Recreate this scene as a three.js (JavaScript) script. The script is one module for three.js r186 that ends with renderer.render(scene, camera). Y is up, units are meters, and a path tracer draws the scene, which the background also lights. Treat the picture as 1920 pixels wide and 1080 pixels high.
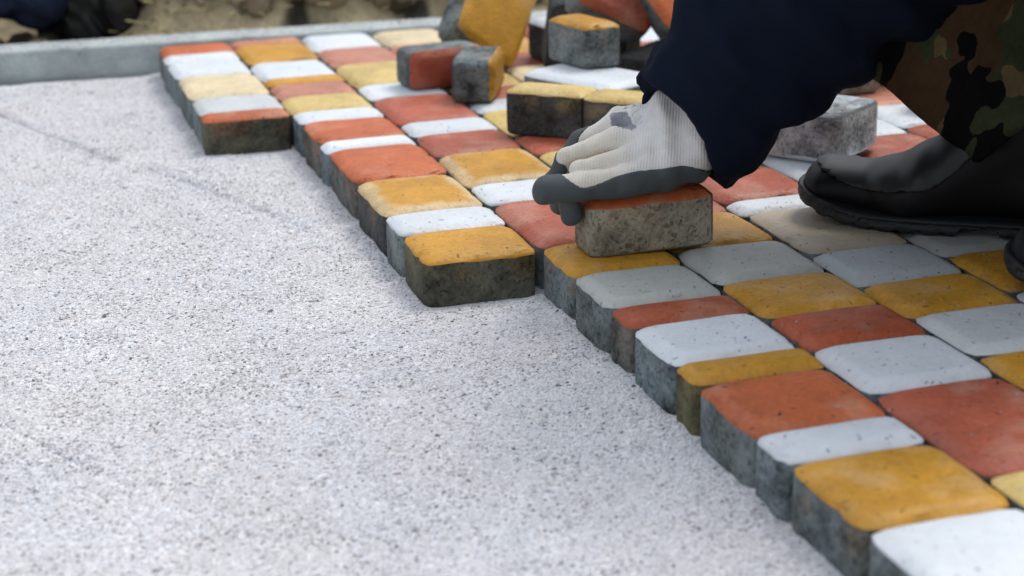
import * as THREE from 'three';
import { mergeGeometries } from 'three/addons/utils/BufferGeometryUtils.js';

// ------------------------------------------------------------------ camera, sky, sun, exposure
const scene = new THREE.Scene();
const camera = new THREE.PerspectiveCamera(19.306, 16 / 9, 0.05, 200);
camera.position.set(-0.2657, 0.5517, 1.5169);
camera.rotation.set(-0.32327, -0.29938, -0.02014, 'YXZ');
camera.focus = 1.66;
camera.userData.fStop = 5.4;
camera.updateMatrixWorld();

const renderer = new THREE.WebGLRenderer();
renderer.toneMapping = THREE.LinearToneMapping;
renderer.toneMappingExposure = 1.36;
renderer.shadowMap.enabled = true;

const SUN = new THREE.Vector3(0.58, 1.0, -0.38).normalize();
{ // overcast sky: brighter towards the zenith and round the veiled sun
  const w = 256, h = 128, data = new Float32Array(w * h * 4);
  for (let j = 0; j < h; j++) for (let i = 0; i < w; i++) {
    const v = (j + 0.5) / h, u = (i + 0.5) / w;
    const el = (v - 0.5) * Math.PI, az = (u - 0.5) * 2 * Math.PI;
    const d = new THREE.Vector3(Math.cos(el) * Math.cos(az), Math.sin(el), Math.cos(el) * Math.sin(az));
    const s = Math.max(0, d.y);
    let L = el < 0 ? 0.13 : 0.21 + 0.53 * s;
    const c = Math.max(0, d.dot(SUN));
    if (el >= 0) L += 0.35 * Math.pow(c, 3);
    const k = (j * w + i) * 4;
    data[k] = L * 0.93; data[k + 1] = L * 1.0; data[k + 2] = L * 1.12; data[k + 3] = 1;
  }
  const t = new THREE.DataTexture(data, w, h, THREE.RGBAFormat, THREE.FloatType);
  t.mapping = THREE.EquirectangularReflectionMapping; t.magFilter = THREE.LinearFilter; t.minFilter = THREE.LinearFilter; t.needsUpdate = true;
  scene.background = t; scene.environment = t;
}
const sun = new THREE.DirectionalLight(new THREE.Color(1, 0.955, 0.9), 1.5);
sun.position.copy(SUN).multiplyScalar(6); sun.target.position.set(0.3, 0, -0.3);
sun.castShadow = true; sun.shadow.radius = 46;
sun.shadow.mapSize.set(2048, 2048);
Object.assign(sun.shadow.camera, { left: -3, right: 3, top: 3, bottom: -3, near: 0.5, far: 14 });
scene.add(sun, sun.target);

// ------------------------------------------------------------------ helpers
function rng(seed) { let a = seed >>> 0; return () => { a = (a + 0x6d2b79f5) | 0; let t = Math.imul(a ^ (a >>> 15), 1 | a); t = (t + Math.imul(t ^ (t >>> 7), 61 | t)) ^ t; return ((t ^ (t >>> 14)) >>> 0) / 4294967296; }; }
const clamp = (x, a = 0, b = 1) => Math.min(b, Math.max(a, x));
const lerp = (a, b, t) => a + (b - a) * t;
const smooth = (a, b, x) => { const t = clamp((x - a) / (b - a)); return t * t * (3 - 2 * t); };
const PERM = new Uint8Array(512); { const r = rng(77); const p = [...Array(256).keys()]; for (let i = 255; i > 0; i--) { const j = Math.floor(r() * (i + 1)); [p[i], p[j]] = [p[j], p[i]]; } for (let i = 0; i < 512; i++) PERM[i] = p[i & 255]; }
function vnoise3(x, y, z) { // value noise, 0..1
  const xi = Math.floor(x), yi = Math.floor(y), zi = Math.floor(z); let fx = x - xi, fy = y - yi, fz = z - zi;
  fx = fx * fx * (3 - 2 * fx); fy = fy * fy * (3 - 2 * fy); fz = fz * fz * (3 - 2 * fz);
  const h = (a, b, c) => PERM[(PERM[(PERM[a & 255] + b) & 255] + c) & 255] / 255;
  const l = (a, b, t) => a + (b - a) * t;
  return l(l(l(h(xi, yi, zi), h(xi + 1, yi, zi), fx), l(h(xi, yi + 1, zi), h(xi + 1, yi + 1, zi), fx), fy), l(l(h(xi, yi, zi + 1), h(xi + 1, yi, zi + 1), fx), l(h(xi, yi + 1, zi + 1), h(xi + 1, yi + 1, zi + 1), fx), fy), fz);
}
function fbm3(x, y, z, o = 4) { let s = 0, a = 0.5, n = 0; for (let i = 0; i < o; i++) { s += a * vnoise3(x, y, z); n += a; a *= 0.5; x = x * 2.03 + 7.1; y = y * 2.03 + 3.7; z = z * 2.03 + 1.9; } return s / n; }
function tnoise(x, y, per, salt) { // tileable 2-D value noise
  const xi = Math.floor(x), yi = Math.floor(y); let fx = x - xi, fy = y - yi; fx = fx * fx * (3 - 2 * fx); fy = fy * fy * (3 - 2 * fy);
  const m = (a) => ((a % per) + per) % per, h = (a, b) => PERM[(PERM[(PERM[m(a) & 255] + m(b)) & 255] + salt + (m(a) >> 8) * 31 + (m(b) >> 8) * 17) & 255] / 255;
  return lerp(lerp(h(xi, yi), h(xi + 1, yi), fx), lerp(h(xi, yi + 1), h(xi + 1, yi + 1), fx), fy);
}
function tfbm(u, v, per, oct, salt) { let s = 0, a = 0.5, n = 0; for (let i = 0; i < oct; i++) { s += a * tnoise(u * per, v * per, per, salt + i * 13); n += a; a *= 0.55; per *= 2; } return s / n; }
function texture(size, fn, srgb) { // fn(u, v, out[3]) in linear values
  const d = new Uint8Array(size * size * 4), o = [0, 0, 0];
  const enc = (x) => { x = clamp(x); return Math.round(255 * (srgb ? (x <= 0.0031308 ? 12.92 * x : 1.055 * Math.pow(x, 1 / 2.4) - 0.055) : x)); };
  for (let j = 0; j < size; j++) for (let i = 0; i < size; i++) { fn((i + 0.5) / size, (j + 0.5) / size, o, i, j); const k = (j * size + i) * 4; d[k] = enc(o[0]); d[k + 1] = enc(o[1]); d[k + 2] = enc(o[2]); d[k + 3] = 255; }
  const t = new THREE.DataTexture(d, size, size, THREE.RGBAFormat); t.wrapS = t.wrapT = THREE.RepeatWrapping; t.magFilter = THREE.LinearFilter; t.minFilter = THREE.LinearMipmapLinearFilter; t.generateMipmaps = true;
  if (srgb) t.colorSpace = THREE.SRGBColorSpace; t.needsUpdate = true; return t;
}
const used = {};
function numbered(name) { used[name] = (used[name] || 0) + 1; return used[name] === 1 ? name : `${name}_${String(used[name] - 1).padStart(3, '0')}`; }
function part(name, geometry, material, parent) { const m = new THREE.Mesh(geometry, material); m.name = name; m.castShadow = m.receiveShadow = true; parent.add(m); return m; }
function thing(name, label, category, group) { const g = new THREE.Group(); g.name = numbered(name); g.userData = { label, category }; if (group) g.userData.group = group; scene.add(g); return g; }
function structure(o, name, label, category) { o.name = name; o.userData = { kind: 'structure', label, category }; scene.add(o); return o; }
const V = (x, y, z) => new THREE.Vector3(x, y, z);

// ------------------------------------------------------------------ materials
const T = 0.0523;                        // height of the finished paving above the sand
const TILE = 0.3;                        // metres covered by the concrete textures
function spots(size, n, seed, rmin, rmax, stretch = 1) { // tileable field of specks, 0..1
  const a = new Float32Array(size * size), r = rng(seed);
  for (let s = 0; s < n; s++) {
    const cx = r() * size, cy = r() * size, rad = lerp(rmin, rmax, Math.pow(r(), 2.5)), ang = r() * 3.14, ca = Math.cos(ang), sa = Math.sin(ang), e = 1 + r() * stretch, R = Math.ceil(rad * e) + 1, amp = 0.4 + 0.6 * r(), wob = r() * 100;
    for (let j = -R; j <= R; j++) for (let i = -R; i <= R; i++) {
      const x = (i * ca + j * sa) / e, y = -i * sa + j * ca, q = Math.hypot(x, y) / rad + 0.5 * (vnoise3(i * 0.5 + wob, j * 0.5, 3) - 0.5);
      if (q < 1) { const k = ((Math.round(cy + j) + size) % size) * size + ((Math.round(cx + i) + size) % size); a[k] = Math.max(a[k], amp * Math.min(1, (1 - q) * 2.5)); }
    }
  }
  return a;
}
const N = 1024;
const pitField = spots(N, 900, 11, 0.8, 4.5, 2), darkField = spots(N, 34, 12, 1.5, 6.5, 3), paleField = spots(N, 170, 13, 0.8, 5, 4), bigStain = spots(N, 10, 14, 14, 46, 1.6);
function field(per, oct, salt) { const a = new Float32Array(N * N); for (let j = 0; j < N; j++) for (let i = 0; i < N; i++) a[j * N + i] = tfbm((i + 0.5) / N, (j + 0.5) / N, per, oct, salt) - 0.5; return a; }
const F_LOW = field(5, 5, 20), F_MID = field(16, 4, 60), F_FINE = field(90, 2, 40);
const shifted = (f, i, j, di, dj) => f[((j + dj) % N) * N + ((i + di) % N)];
// coloured wear layer: mottling, pinholes, pale lime scuffs, dark scuffs; multiplies the pigment of each paver
const wear = (mottle) => texture(N, (u, v, o, i, j) => {
  const k = j * N + i, m = F_LOW[k], f = F_FINE[k], b = F_MID[k];
  let a = 0.82 + mottle * (0.36 * m + 0.24 * f + 0.28 * b);
  a *= 1 - 0.6 * pitField[k] * (pitField[k] > 0.55 ? 1 : 0.25); a *= 1 - 0.8 * darkField[k];
  const st = bigStain[k] * smooth(-0.1, 0.15, b); a *= 1 - 0.16 * st;
  const p = paleField[k] * 0.6; o[0] = lerp(a, 0.98, p); o[1] = lerp(a * 0.995, 0.98, p); o[2] = lerp(a * 0.985, 0.98, p);
}, true);
const capMap = wear(1), whiteMap = wear(0.35);
const capBump = texture(N, (u, v, o, i, j) => { const k = j * N + i; const h = 0.45 + 0.35 * shifted(F_MID, i, j, 311, 97) + 0.35 * shifted(F_FINE, i, j, 500, 20) - 0.4 * pitField[k] + 0.16 * paleField[k]; o[0] = o[1] = o[2] = h; });
const bodyPits = spots(N, 2200, 31, 0.8, 7.5, 1.5), bodyGrains = spots(N, 3000, 32, 0.8, 4.2, 1);
const bodyMap = texture(N, (u, v, o, i, j) => {
  const k = j * N + i, m = shifted(F_LOW, i, j, 640, 410), f = shifted(F_FINE, i, j, 210, 777), b = shifted(F_MID, i, j, 123, 456), g = shifted(F_LOW, i, j, 90, 800);
  let a = 0.64 + 0.95 * m + 0.5 * f + 0.95 * b;
  a *= 1 - 0.5 * bodyPits[k]; a = lerp(a, 1.0, 0.6 * bodyGrains[k] * smooth(-0.12, 0.16, b)); a = clamp(a, 0.1, 1);
  const w = 0.14 * (g + 0.05); o[0] = a * (1 + w); o[1] = a * (1 + 0.2 * w); o[2] = a * (1 - 1.2 * w);
}, true);
const bodyBump = texture(N, (u, v, o, i, j) => { const k = j * N + i; const h = 0.5 + 0.5 * shifted(F_MID, i, j, 50, 650) + 0.35 * shifted(F_FINE, i, j, 50, 650) - 0.5 * bodyPits[k] + 0.4 * bodyGrains[k]; o[0] = o[1] = o[2] = h; });
const capMat = new THREE.MeshPhysicalMaterial({ vertexColors: true, map: capMap, bumpMap: capBump, bumpScale: 0.0013, roughness: 0.5, specularIntensity: 0.65 });
const whiteMat = capMat.clone(); whiteMat.map = whiteMap; whiteMat.roughness = 0.5;
const bodyMat = new THREE.MeshStandardMaterial({ vertexColors: true, map: bodyMap, bumpMap: bodyBump, bumpScale: 0.0026, roughness: 0.92 });

const PIG = { // pigments, linear
  O: [0.60, 0.148, 0.048], R: [0.48, 0.120, 0.066], P: [0.60, 0.25, 0.17], D: [0.47, 0.105, 0.042],
  Y: [0.64, 0.315, 0.032], B: [0.80, 0.66, 0.42], L: [0.74, 0.54, 0.20], W: [0.80, 0.845, 0.89], G: [0.50, 0.515, 0.49], K: [0.58, 0.50, 0.38], S: [0.52, 0.555, 0.575], H: [0.70, 0.73, 0.74],
};
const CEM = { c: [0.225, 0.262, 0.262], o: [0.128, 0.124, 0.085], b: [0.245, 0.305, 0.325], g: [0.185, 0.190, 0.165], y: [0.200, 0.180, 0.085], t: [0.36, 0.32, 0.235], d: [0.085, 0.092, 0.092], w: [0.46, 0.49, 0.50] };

// ------------------------------------------------------------------ one paver: grey concrete body + coloured wear layer with a cushioned edge
function paverGeometry(w, l, h, seed, pig, cem, opt = {}) {
  const r = rng(seed * 7919 + 13), n = opt.n || 9.5, M = 44, a = w / 2, b = l / 2;
  const drop = opt.drop || (0.0052 + 0.0022 * r()), inset = Math.min(opt.inset || 0.013, 0.45 * b), layer = 0.0016, ou = r() * 7, ov = r() * 7;
  const ring = [];
  for (let i = 0; i < M; i++) {
    const q = (i / M) * Math.PI * 2 + Math.PI / 4, c = Math.cos(q), s = Math.sin(q);
    // even walk round the outline: blend of angle and superellipse
    const den = Math.pow(Math.pow(Math.abs(c), n) + Math.pow(Math.abs(s), n), 1 / n); ring.push([c / den, s / den]);
  }
  const arc = [0]; for (let i = 1; i <= M; i++) { const p = ring[i - 1], q = ring[i % M]; arc.push(arc[i - 1] + Math.hypot((q[0] - p[0]) * a, (q[1] - p[1]) * b)); }
  const so = r() * 50, wob = (i) => vnoise3(ring[i][0] * 2.2 + so, ring[i][1] * 2.2, so) - 0.5;
  const rows = []; // [inset, y, kind]
  const hs = h - drop - layer;
  const body = [[0.012, 0], [0.003, 0], [0.0004, 0.003], [0, 0.014], [0, 0.5 * hs], [0, hs - 0.012], [0, hs - 0.004], [0.0002, hs]];
  const cap = [[0.0002, hs], [0.0007, hs + layer]];
  for (let k = 1; k <= 6; k++) { const t = k / 6; cap.push([0.0010 + inset * t, hs + layer + drop * (1 - Math.pow(1 - t, 1.75))]); }
  const build = (prof, isCap) => {
    const P = [], C = [], UV = [], I = [], col = isCap ? pig : cem;
    const tone = 1 + (r() - 0.5) * 0.14, put = (x, y, z, u, v, rim) => {
      P.push(x, y, z); UV.push(u, v);
      let c0 = col[0] * tone, c1 = col[1] * tone, c2 = col[2] * tone;
      if (isCap && opt.bloom) { // lime bloom: pale crust with a ragged outline along the edge of some pavers
        const e = Math.min(a - Math.abs(x), b - Math.abs(z)), k = smooth(0.45, 0.95, (opt.bloom * 0.02 - e) / 0.02 + 0.62 + 0.9 * (fbm3(x * 60 + so, z * 60, so, 3) - 0.5)) * 0.6;
        c0 = lerp(c0, 0.82, k); c1 = lerp(c1, 0.70, k); c2 = lerp(c2, 0.46, k);
      }
      if (isCap && !opt.bloom && pig[2] < 0.3) { const k = 0.16 * smooth(0.52, 0.78, fbm3(x * 34 + so, z * 34, so, 3)); c0 = lerp(c0, 0.80, k); c1 = lerp(c1, 0.70, k); c2 = lerp(c2, 0.55, k); }
      if (!isCap && y > h - drop - layer - 0.013) { const k = 0.30 * smooth(0.48, 0.72, fbm3(x * 45 + so, y * 70, z * 45, 3)); c0 = lerp(c0, pig[0] * 0.7, k); c1 = lerp(c1, pig[1] * 0.7, k); c2 = lerp(c2, pig[2] * 0.7, k); }
      C.push(c0, c1, c2);
    };
    prof.forEach(([d, y], ri) => {
      for (let i = 0; i <= M; i++) {
        const ii = i % M, [ex, ez] = ring[ii], jag = 0.0011 * wob(ii), x = (a - d) * ex, z = (b - d) * ez;
        const atBoundary = isCap ? ri === 0 : ri === prof.length - 1;
        const yy = y + (atBoundary ? 0.0022 * (vnoise3(ex * 3 + so, ez * 3, 9) - 0.5) : 0) + (isCap && ri > 1 ? 0.0012 * (fbm3(x * 26 + so, z * 26, 2, 2) - 0.5) : 0);
        const chip = (isCap ? ri < 3 : ri >= prof.length - 2) ? 0.0024 * smooth(0.72, 0.86, vnoise3(ex * 8 + so, ez * 8, so * 3)) : 0;
        const g = 1 + (jag - chip) / a; put(x * g, yy, z * g, isCap || ri < 2 ? x / TILE + ou : arc[i] / TILE + ou, isCap || ri < 2 ? z / TILE + ov : (yy + d * 2) / TILE + ov);
      }
    });
    const st = M + 1;
    for (let k = 0; k + 1 < prof.length; k++) for (let i = 0; i < M; i++) { const p = k * st + i; I.push(p, p + st, p + 1, p + 1, p + st, p + st + 1); }
    if (isCap) { // gently uneven top
      const [d, y] = prof[prof.length - 1]; let base = (prof.length - 1) * st;
      for (const sc of [0.82, 0.6, 0.36, 0.14]) {
        const nb = P.length / 3;
        for (let i = 0; i <= M; i++) { const [ex, ez] = ring[i % M], x = (a - d) * ex * sc, z = (b - d) * ez * sc; put(x, y + 0.0018 * (1 - sc * sc) * (opt.dish ? -0.6 : 0.6) + 0.0012 * (fbm3(x * 26 + so, z * 26, 2, 2) - 0.5), z, x / TILE + ou, z / TILE + ov); }
        for (let i = 0; i < M; i++) I.push(base + i, nb + i, base + i + 1, base + i + 1, nb + i, nb + i + 1);
        base = nb;
      }
      put(0, y + 0.001, 0, ou, ov); const c = P.length / 3 - 1; for (let i = 0; i < M; i++) I.push(base + i, c, base + i + 1);
    } else { put(0, 0, 0, ou, ov); const c = P.length / 3 - 1; for (let i = 0; i < M; i++) I.push(i, i + 1, c); }
    const geo = new THREE.BufferGeometry(); geo.setAttribute('position', new THREE.Float32BufferAttribute(P, 3)); geo.setAttribute('uv', new THREE.Float32BufferAttribute(UV, 2)); geo.setAttribute('color', new THREE.Float32BufferAttribute(C, 3)); geo.setIndex(I); geo.computeVertexNormals();
    return geo;
  };
  return { body: build(body, false), cap: build(cap, true) };
}

// ------------------------------------------------------------------ ground, sand bed, kerb
const grooves = [[[-0.34, -1.34], [-0.258, -1.121], [-0.146, -0.824], [-0.12, -0.76]], [[-0.086, -0.706], [0.022, -0.456], [0.06, -0.35]], [[-0.42, -0.12], [-0.291, 0.139], [-0.244, 0.225], [-0.2, 0.30]]];
function sandHeight(x, z) {
  let h = 0.006 * (fbm3(x * 7, 3, z * 7, 3) - 0.5) + 0.0026 * (fbm3(x * 40, 9, z * 40, 2) - 0.5);
  const ex = z < -0.735 ? 0 : z < -0.02 ? 0.12 : 0.24; if (x > ex - 0.03 && x < ex + 0.01) h += 0.0035 * smooth(0.45, 0.75, fbm3(x * 25, 19, z * 25, 2)) * smooth(ex - 0.03, ex - 0.004, x);
  for (const [gi, g] of grooves.entries()) for (let i = 0; i + 1 < g.length; i++) {
    const [ax, az] = g[i], [bx, bz] = g[i + 1], dx = bx - ax, dz = bz - az, L2 = dx * dx + dz * dz, t = clamp(((x - ax) * dx + (z - az) * dz) / L2), e = Math.hypot(x - ax - t * dx, z - az - t * dz) + 0.003 * (vnoise3(x * 60, 1, z * 60) - 0.5);
    h += -[0.0075, 0.006, 0.003][gi] * Math.exp(-Math.pow(e / 0.0048, 2)) + 0.0012 * Math.exp(-Math.pow((e - 0.017) / 0.007, 2));
  }
  return h;
}
{
  const soilTex = texture(512, (u, v, o) => { const m = tfbm(u, v, 6, 6, 210), f = tfbm(u, v, 60, 3, 211), a = 0.10 + 0.16 * (m - 0.5) + 0.10 * (f - 0.5); o[0] = a * 1.18; o[1] = a * 0.98; o[2] = a * 0.72; }, true);
  soilTex.repeat.set(260, 260);
  const g = new THREE.PlaneGeometry(260, 260); g.rotateX(-Math.PI / 2);
  const m = new THREE.Mesh(g, new THREE.MeshStandardMaterial({ map: soilTex, roughness: 1 })); m.position.y = -0.06; m.receiveShadow = true;
  structure(m, 'ground', 'bare brown soil stretching away around the paving site', 'ground');
}
const grainField = spots(N, 9000, 41, 0.8, 3.6, 1.4);
const sandMap = texture(N, (u, v, o, i, j) => {
  const k = j * N + i, m = shifted(F_LOW, i, j, 77, 300), f = shifted(F_FINE, i, j, 700, 30), f2 = shifted(F_MID, i, j, 900, 210), t = shifted(F_LOW, i, j, 500, 500);
  let a = 0.68 + 0.14 * m + 0.30 * f + 0.16 * f2; a *= 1 - 0.25 * grainField[k] * (f2 > 0 ? 1 : 0.2);
  o[0] = a * (1.0 + 0.12 * t); o[1] = a * 0.985; o[2] = a * (1.0 - 0.08 * t);
}, true);
const sandBump = texture(N, (u, v, o, i, j) => { const k = j * N + i, h = 0.5 + 0.8 * shifted(F_FINE, i, j, 700, 30) + 0.4 * shifted(F_MID, i, j, 400, 900) + 0.25 * grainField[k]; o[0] = o[1] = o[2] = h; });
const sandMat = new THREE.MeshStandardMaterial({ map: sandMap, bumpMap: sandBump, bumpScale: 0.0032, roughness: 0.98 });
{
  const x0 = -1.1, x1 = 0.62, z0 = -1.345, z1 = 1.1, st = 0.004, nx = Math.round((x1 - x0) / st), nz = Math.round((z1 - z0) / st), P = [], UV = [], I = [];
  for (let j = 0; j <= nz; j++) for (let i = 0; i <= nx; i++) { const x = x0 + i * st, z = z0 + j * st; P.push(x, sandHeight(x, z), z); UV.push(x / 0.42, z / 0.42); }
  for (let j = 0; j < nz; j++) for (let i = 0; i < nx; i++) { const p = j * (nx + 1) + i; I.push(p, p + nx + 1, p + 1, p + 1, p + nx + 1, p + nx + 2); }
  const g = new THREE.BufferGeometry(); g.setAttribute('position', new THREE.Float32BufferAttribute(P, 3)); g.setAttribute('uv', new THREE.Float32BufferAttribute(UV, 2)); g.setIndex(I); g.computeVertexNormals();
  const m = new THREE.Mesh(g, sandMat); m.receiveShadow = true;
  structure(m, 'sand_bed', 'levelled bed of pale grey stone dust waiting to be paved', 'sand');
  // bed on both sides of the fine sheet, out of the picture or under laid pavers
  const more = []; for (const [ax, az, bx, bz] of [[-4, -1.345, x0, 4], [x0, z1, x1, 4], [x1, -1.345, 3.2, 4]]) { const q = new THREE.PlaneGeometry(bx - ax, bz - az); q.rotateX(-Math.PI / 2); q.translate((ax + bx) / 2, 0, (az + bz) / 2); const pp = q.attributes.position, uv = q.attributes.uv; for (let i = 0; i < pp.count; i++) uv.setXY(i, pp.getX(i) / 0.42, pp.getZ(i) / 0.42); more.push(q); }
  part('outer_bed', mergeGeometries(more), sandMat, m);
}
{ // loose grains and chips lying on the bed
  const base = new THREE.IcosahedronGeometry(1, 0), pp = base.attributes.position, r0 = rng(5);
  const jit = {}; for (let i = 0; i < pp.count; i++) { const key = [pp.getX(i), pp.getY(i), pp.getZ(i)].map((q) => q.toFixed(3)).join(); jit[key] = jit[key] || 0.72 + 0.5 * r0(); const s = jit[key]; pp.setXYZ(i, pp.getX(i) * s, pp.getY(i) * s * 0.7, pp.getZ(i) * s); } base.computeVertexNormals();
  const grains = new THREE.InstancedMesh(base, new THREE.MeshStandardMaterial({ color: 0xffffff, roughness: 0.95 }), 330000);
  const r = rng(99), mt = new THREE.Matrix4(), q = new THREE.Quaternion(), e = new THREE.Euler(), c = new THREE.Color(); let k = 0;
  while (k < grains.count) {
    let z = lerp(-1.325, 0.78, r()), x = lerp(-0.36, 0.27, r()); const onKerb = k < 9000, onTop = k >= 9000 && k < 9600; if (onTop) { z = lerp(-0.7, 0.75, r()); x = lerp(z < -0.03 ? 0.13 : 0.255, 1.0, r()); } else if (onKerb) { x = lerp(-0.5, 0.9, r()); z = -1.346 - 0.07 * r() + 0.05 * (x - 0.1); }
    if (!onKerb && !onTop && (x > 0 && z < -0.72 || x > 0.12 && z < -0.01 || x > 0.24)) { if (r() > 0.05) continue; }
    const rad = onTop ? 0.0004 + 0.0005 * r() : 0.00042 + 0.0008 * Math.pow(r(), 2.2) + (r() < 0.010 ? 0.0013 * r() : 0);
    e.set(r() * 0.5, (r() - 0.5) * 1.8, r() * 0.5); q.setFromEuler(e);
    mt.compose(V(x, (onKerb || onTop ? T + 0.001 : sandHeight(x, z)) + rad * 0.25, z), q, V(rad * (1.0 + 1.1 * r()), rad, rad * (0.8 + 0.7 * r())));
    grains.setMatrixAt(k, mt);
    const t = r() * lerp(1.5, 0.62, smooth(0.3, 0.7, fbm3(x * 22, 60, z * 22, 3))); let a = t < 0.045 ? 0.13 + 0.14 * r() : t < 0.22 ? 0.36 + 0.15 * r() : 0.57 + 0.24 * r(); if (onTop) a *= 0.45; const wm = 0.08 * (r() - 0.45);
    c.setRGB(a * (1 + wm), a * 0.985, a * (1 - wm)); grains.setColorAt(k, c); k++;
  }
  grains.name = 'stone_grains'; grains.castShadow = grains.receiveShadow = true;
  grains.userData = { kind: 'stuff', label: 'loose pale and dark grey grains scattered over the sand bed', category: 'grit' }; scene.add(grains);
}
{ // kerb along the far side of the bed
  const kerb = new THREE.Group(); structure(kerb, 'kerb', 'low grey concrete kerb closing off the far side of the bed', 'kerb');
  kerb.position.set(0.1, 0, -1.342); kerb.rotation.y = -0.05;
  const mt = new THREE.MeshStandardMaterial({ color: new THREE.Color().setRGB(0.50, 0.57, 0.56), map: capMap, bumpMap: bodyBump, bumpScale: 0.0014, roughness: 0.9 });
  for (let i = -3; i < 3; i++) {
    const s = new THREE.Shape(), y1 = T + 0.001, y0 = -0.1, d = 0.078, c = 0.006; s.moveTo(0, y0); s.lineTo(0, y1 - c); s.quadraticCurveTo(0, y1, -c, y1); s.lineTo(-d + c, y1); s.quadraticCurveTo(-d, y1, -d, y1 - c); s.lineTo(-d, y0);
    const g = new THREE.ExtrudeGeometry(s, { depth: 0.996, steps: 12, bevelEnabled: false, curveSegments: 3 }); g.rotateY(-Math.PI / 2); // shape x -> z, depth -> -x
    const pp = g.attributes.position, uv = g.attributes.uv;
    for (let k = 0; k < pp.count; k++) uv.setXY(k, pp.getX(k) / TILE, (pp.getY(k) - pp.getZ(k)) / TILE);
    const b = part('kerbstone', g, mt, kerb); b.position.x = i * 1.0 + 0.42 + 0.996;
  }
}

// ------------------------------------------------------------------ laid pavers, strip by strip (z from the kerb towards the viewer)
const pavement = new THREE.Group(); structure(pavement, 'pavement', 'patchwork of red, yellow, white and grey cushion-edged pavers in strips', 'paving');
let seedNo = 1;
const NAMES = { O: 'orange red paver', R: 'brick red paver', P: 'faded pink red paver', D: 'deep orange paver', Y: 'ochre yellow paver', B: 'pale beige paver', L: 'pale yellow paver', W: 'white paver', G: 'light grey paver', K: 'sandy grey paver', S: 'blue grey paver', H: 'off white paver' };
function lay(strip, list) {
  list.forEach(([z0, z1, pig, cem = 'c', opt = {}]) => {
    const s = seedNo++, r = rng(s * 31 + 7), len = z1 - z0 - 0.0014, w = 0.1177 + 0.001 * (r() - 0.5);
    const g = paverGeometry(w, len, T + 0.008, s, PIG[pig], CEM[cem], opt);
    const b = part(numbered('paver'), g.body, bodyMat, pavement); part('coloured_face', g.cap, 'WGKSH'.includes(pig) ? whiteMat : capMat, b);
    b.position.set(0.0603 + strip * 0.12 + 0.0016 * (r() - 0.5) + (opt.dx || 0), -0.008 + 0.0016 * (r() - 0.5), (z0 + z1) / 2);
    b.rotation.set(0.008 * (r() - 0.5), 0.016 * (r() - 0.5), 0.010 * (r() - 0.5));
  });
}
function chain(z, ...items) { return items.map(([z1, ...rest]) => { const o = [z, z1, ...rest]; z = z1; return o; }); }
const BL = { bloom: 0.75 }, BL2 = {};
lay(0, chain(-1.327, [-1.232, 'O', 'c', { dx: 0.003 }], [-1.172, 'W'], [-1.053, 'W', 'b'], [-0.884, 'B'], [-0.779, 'H', 'b'], [-0.732, 'O', 'o']));
lay(1, chain(-1.325, [-1.282, 'P'], [-1.118, 'Y'], [-0.978, 'W'], [-0.935, 'Y'], [-0.844, 'P'], [-0.743, 'L'], [-0.678, 'W', 'b'], [-0.559, 'O', 'g'], [-0.510, 'W', 'b'], [-0.351, 'O', 'g'], [-0.202, 'Y', 'd', BL], [-0.127, 'W', 'c'], [-0.022, 'Y', 'o', BL2]));
lay(2, chain(-1.32, [-1.188, 'W'], [-1.046, 'P'], [-0.879, 'L'], [-0.784, 'W'], [-0.621, 'R'], [-0.547, 'W'], [-0.436, 'R'], [-0.287, 'Y', 'c', BL], [-0.203, 'W'], [-0.034, 'R'], [0.066, 'Y', 'c', BL2], [0.166, 'G', 'c', { dish: 1 }], [0.221, 'D', 'g'], [0.317, 'W', 'b', { dish: 1 }], [0.362, 'Y', 'y'], [0.469, 'O', 'c'], [0.523, 'W', 'b'], [0.635, 'Y', 'c'], [0.75, 'W', 'c'], [0.85, 'O'], [0.95, 'Y']));
lay(3, chain(-1.31, [-1.18, 'B'], [-1.06, 'P'], [-0.93, 'W'], [-0.80, 'L'], [-0.72, 'R'], [-0.651, 'W', 'b'], [-0.505, 'L'], [-0.401, 'R'], [-0.344, 'L'], [-0.24, 'W'], [-0.085, 'R'], [0.027, 'Y'], [0.137, 'G', 'c', { dish: 1 }], [0.239, 'Y', 'c', BL2], [0.322, 'D'], [0.425, 'W', 'b', { dish: 1 }], [0.588, 'R', 'c', { dish: 1 }], [0.66, 'L'], [0.78, 'W'], [0.88, 'Y'], [0.96, 'O']));
lay(4, chain(-1.31, [-1.2, 'W'], [-1.04, 'Y'], [-0.93, 'R'], [-0.82, 'B'], [-0.66, 'W'], [-0.55, 'O'], [-0.44, 'L'], [-0.39, 'W'], [-0.25, 'L'], [-0.115, 'R'], [-0.066, 'W'], [0.085, 'K'], [0.185, 'S', 'c', { dish: 1 }], [0.279, 'Y'], [0.384, 'H', 'c', { dish: 1 }], [0.50, 'Y'], [0.56, 'W'], [0.70, 'R'], [0.8, 'Y']));
lay(5, chain(-1.31, [-1.14, 'R'], [-1.03, 'W'], [-0.87, 'Y'], [-0.76, 'B'], [-0.60, 'O'], [-0.49, 'W'], [-0.32, 'L'], [-0.13, 'W'], [-0.02, 'O'], [0.03, 'L'], [0.135, 'G'], [0.25, 'Y'], [0.36, 'W'], [0.46, 'R'], [0.52, 'Y'], [0.63, 'W']));
lay(6, chain(-1.30, [-1.2, 'Y'], [-1.05, 'W'], [-0.94, 'R'], [-0.78, 'L'], [-0.68, 'W'], [-0.56, 'L'], [-0.43, 'P'], [-0.33, 'W'], [-0.195, 'R'], [-0.1, 'W'], [0.02, 'Y'], [0.13, 'O'], [0.24, 'W'], [0.35, 'Y'], [0.46, 'O']));
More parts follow.
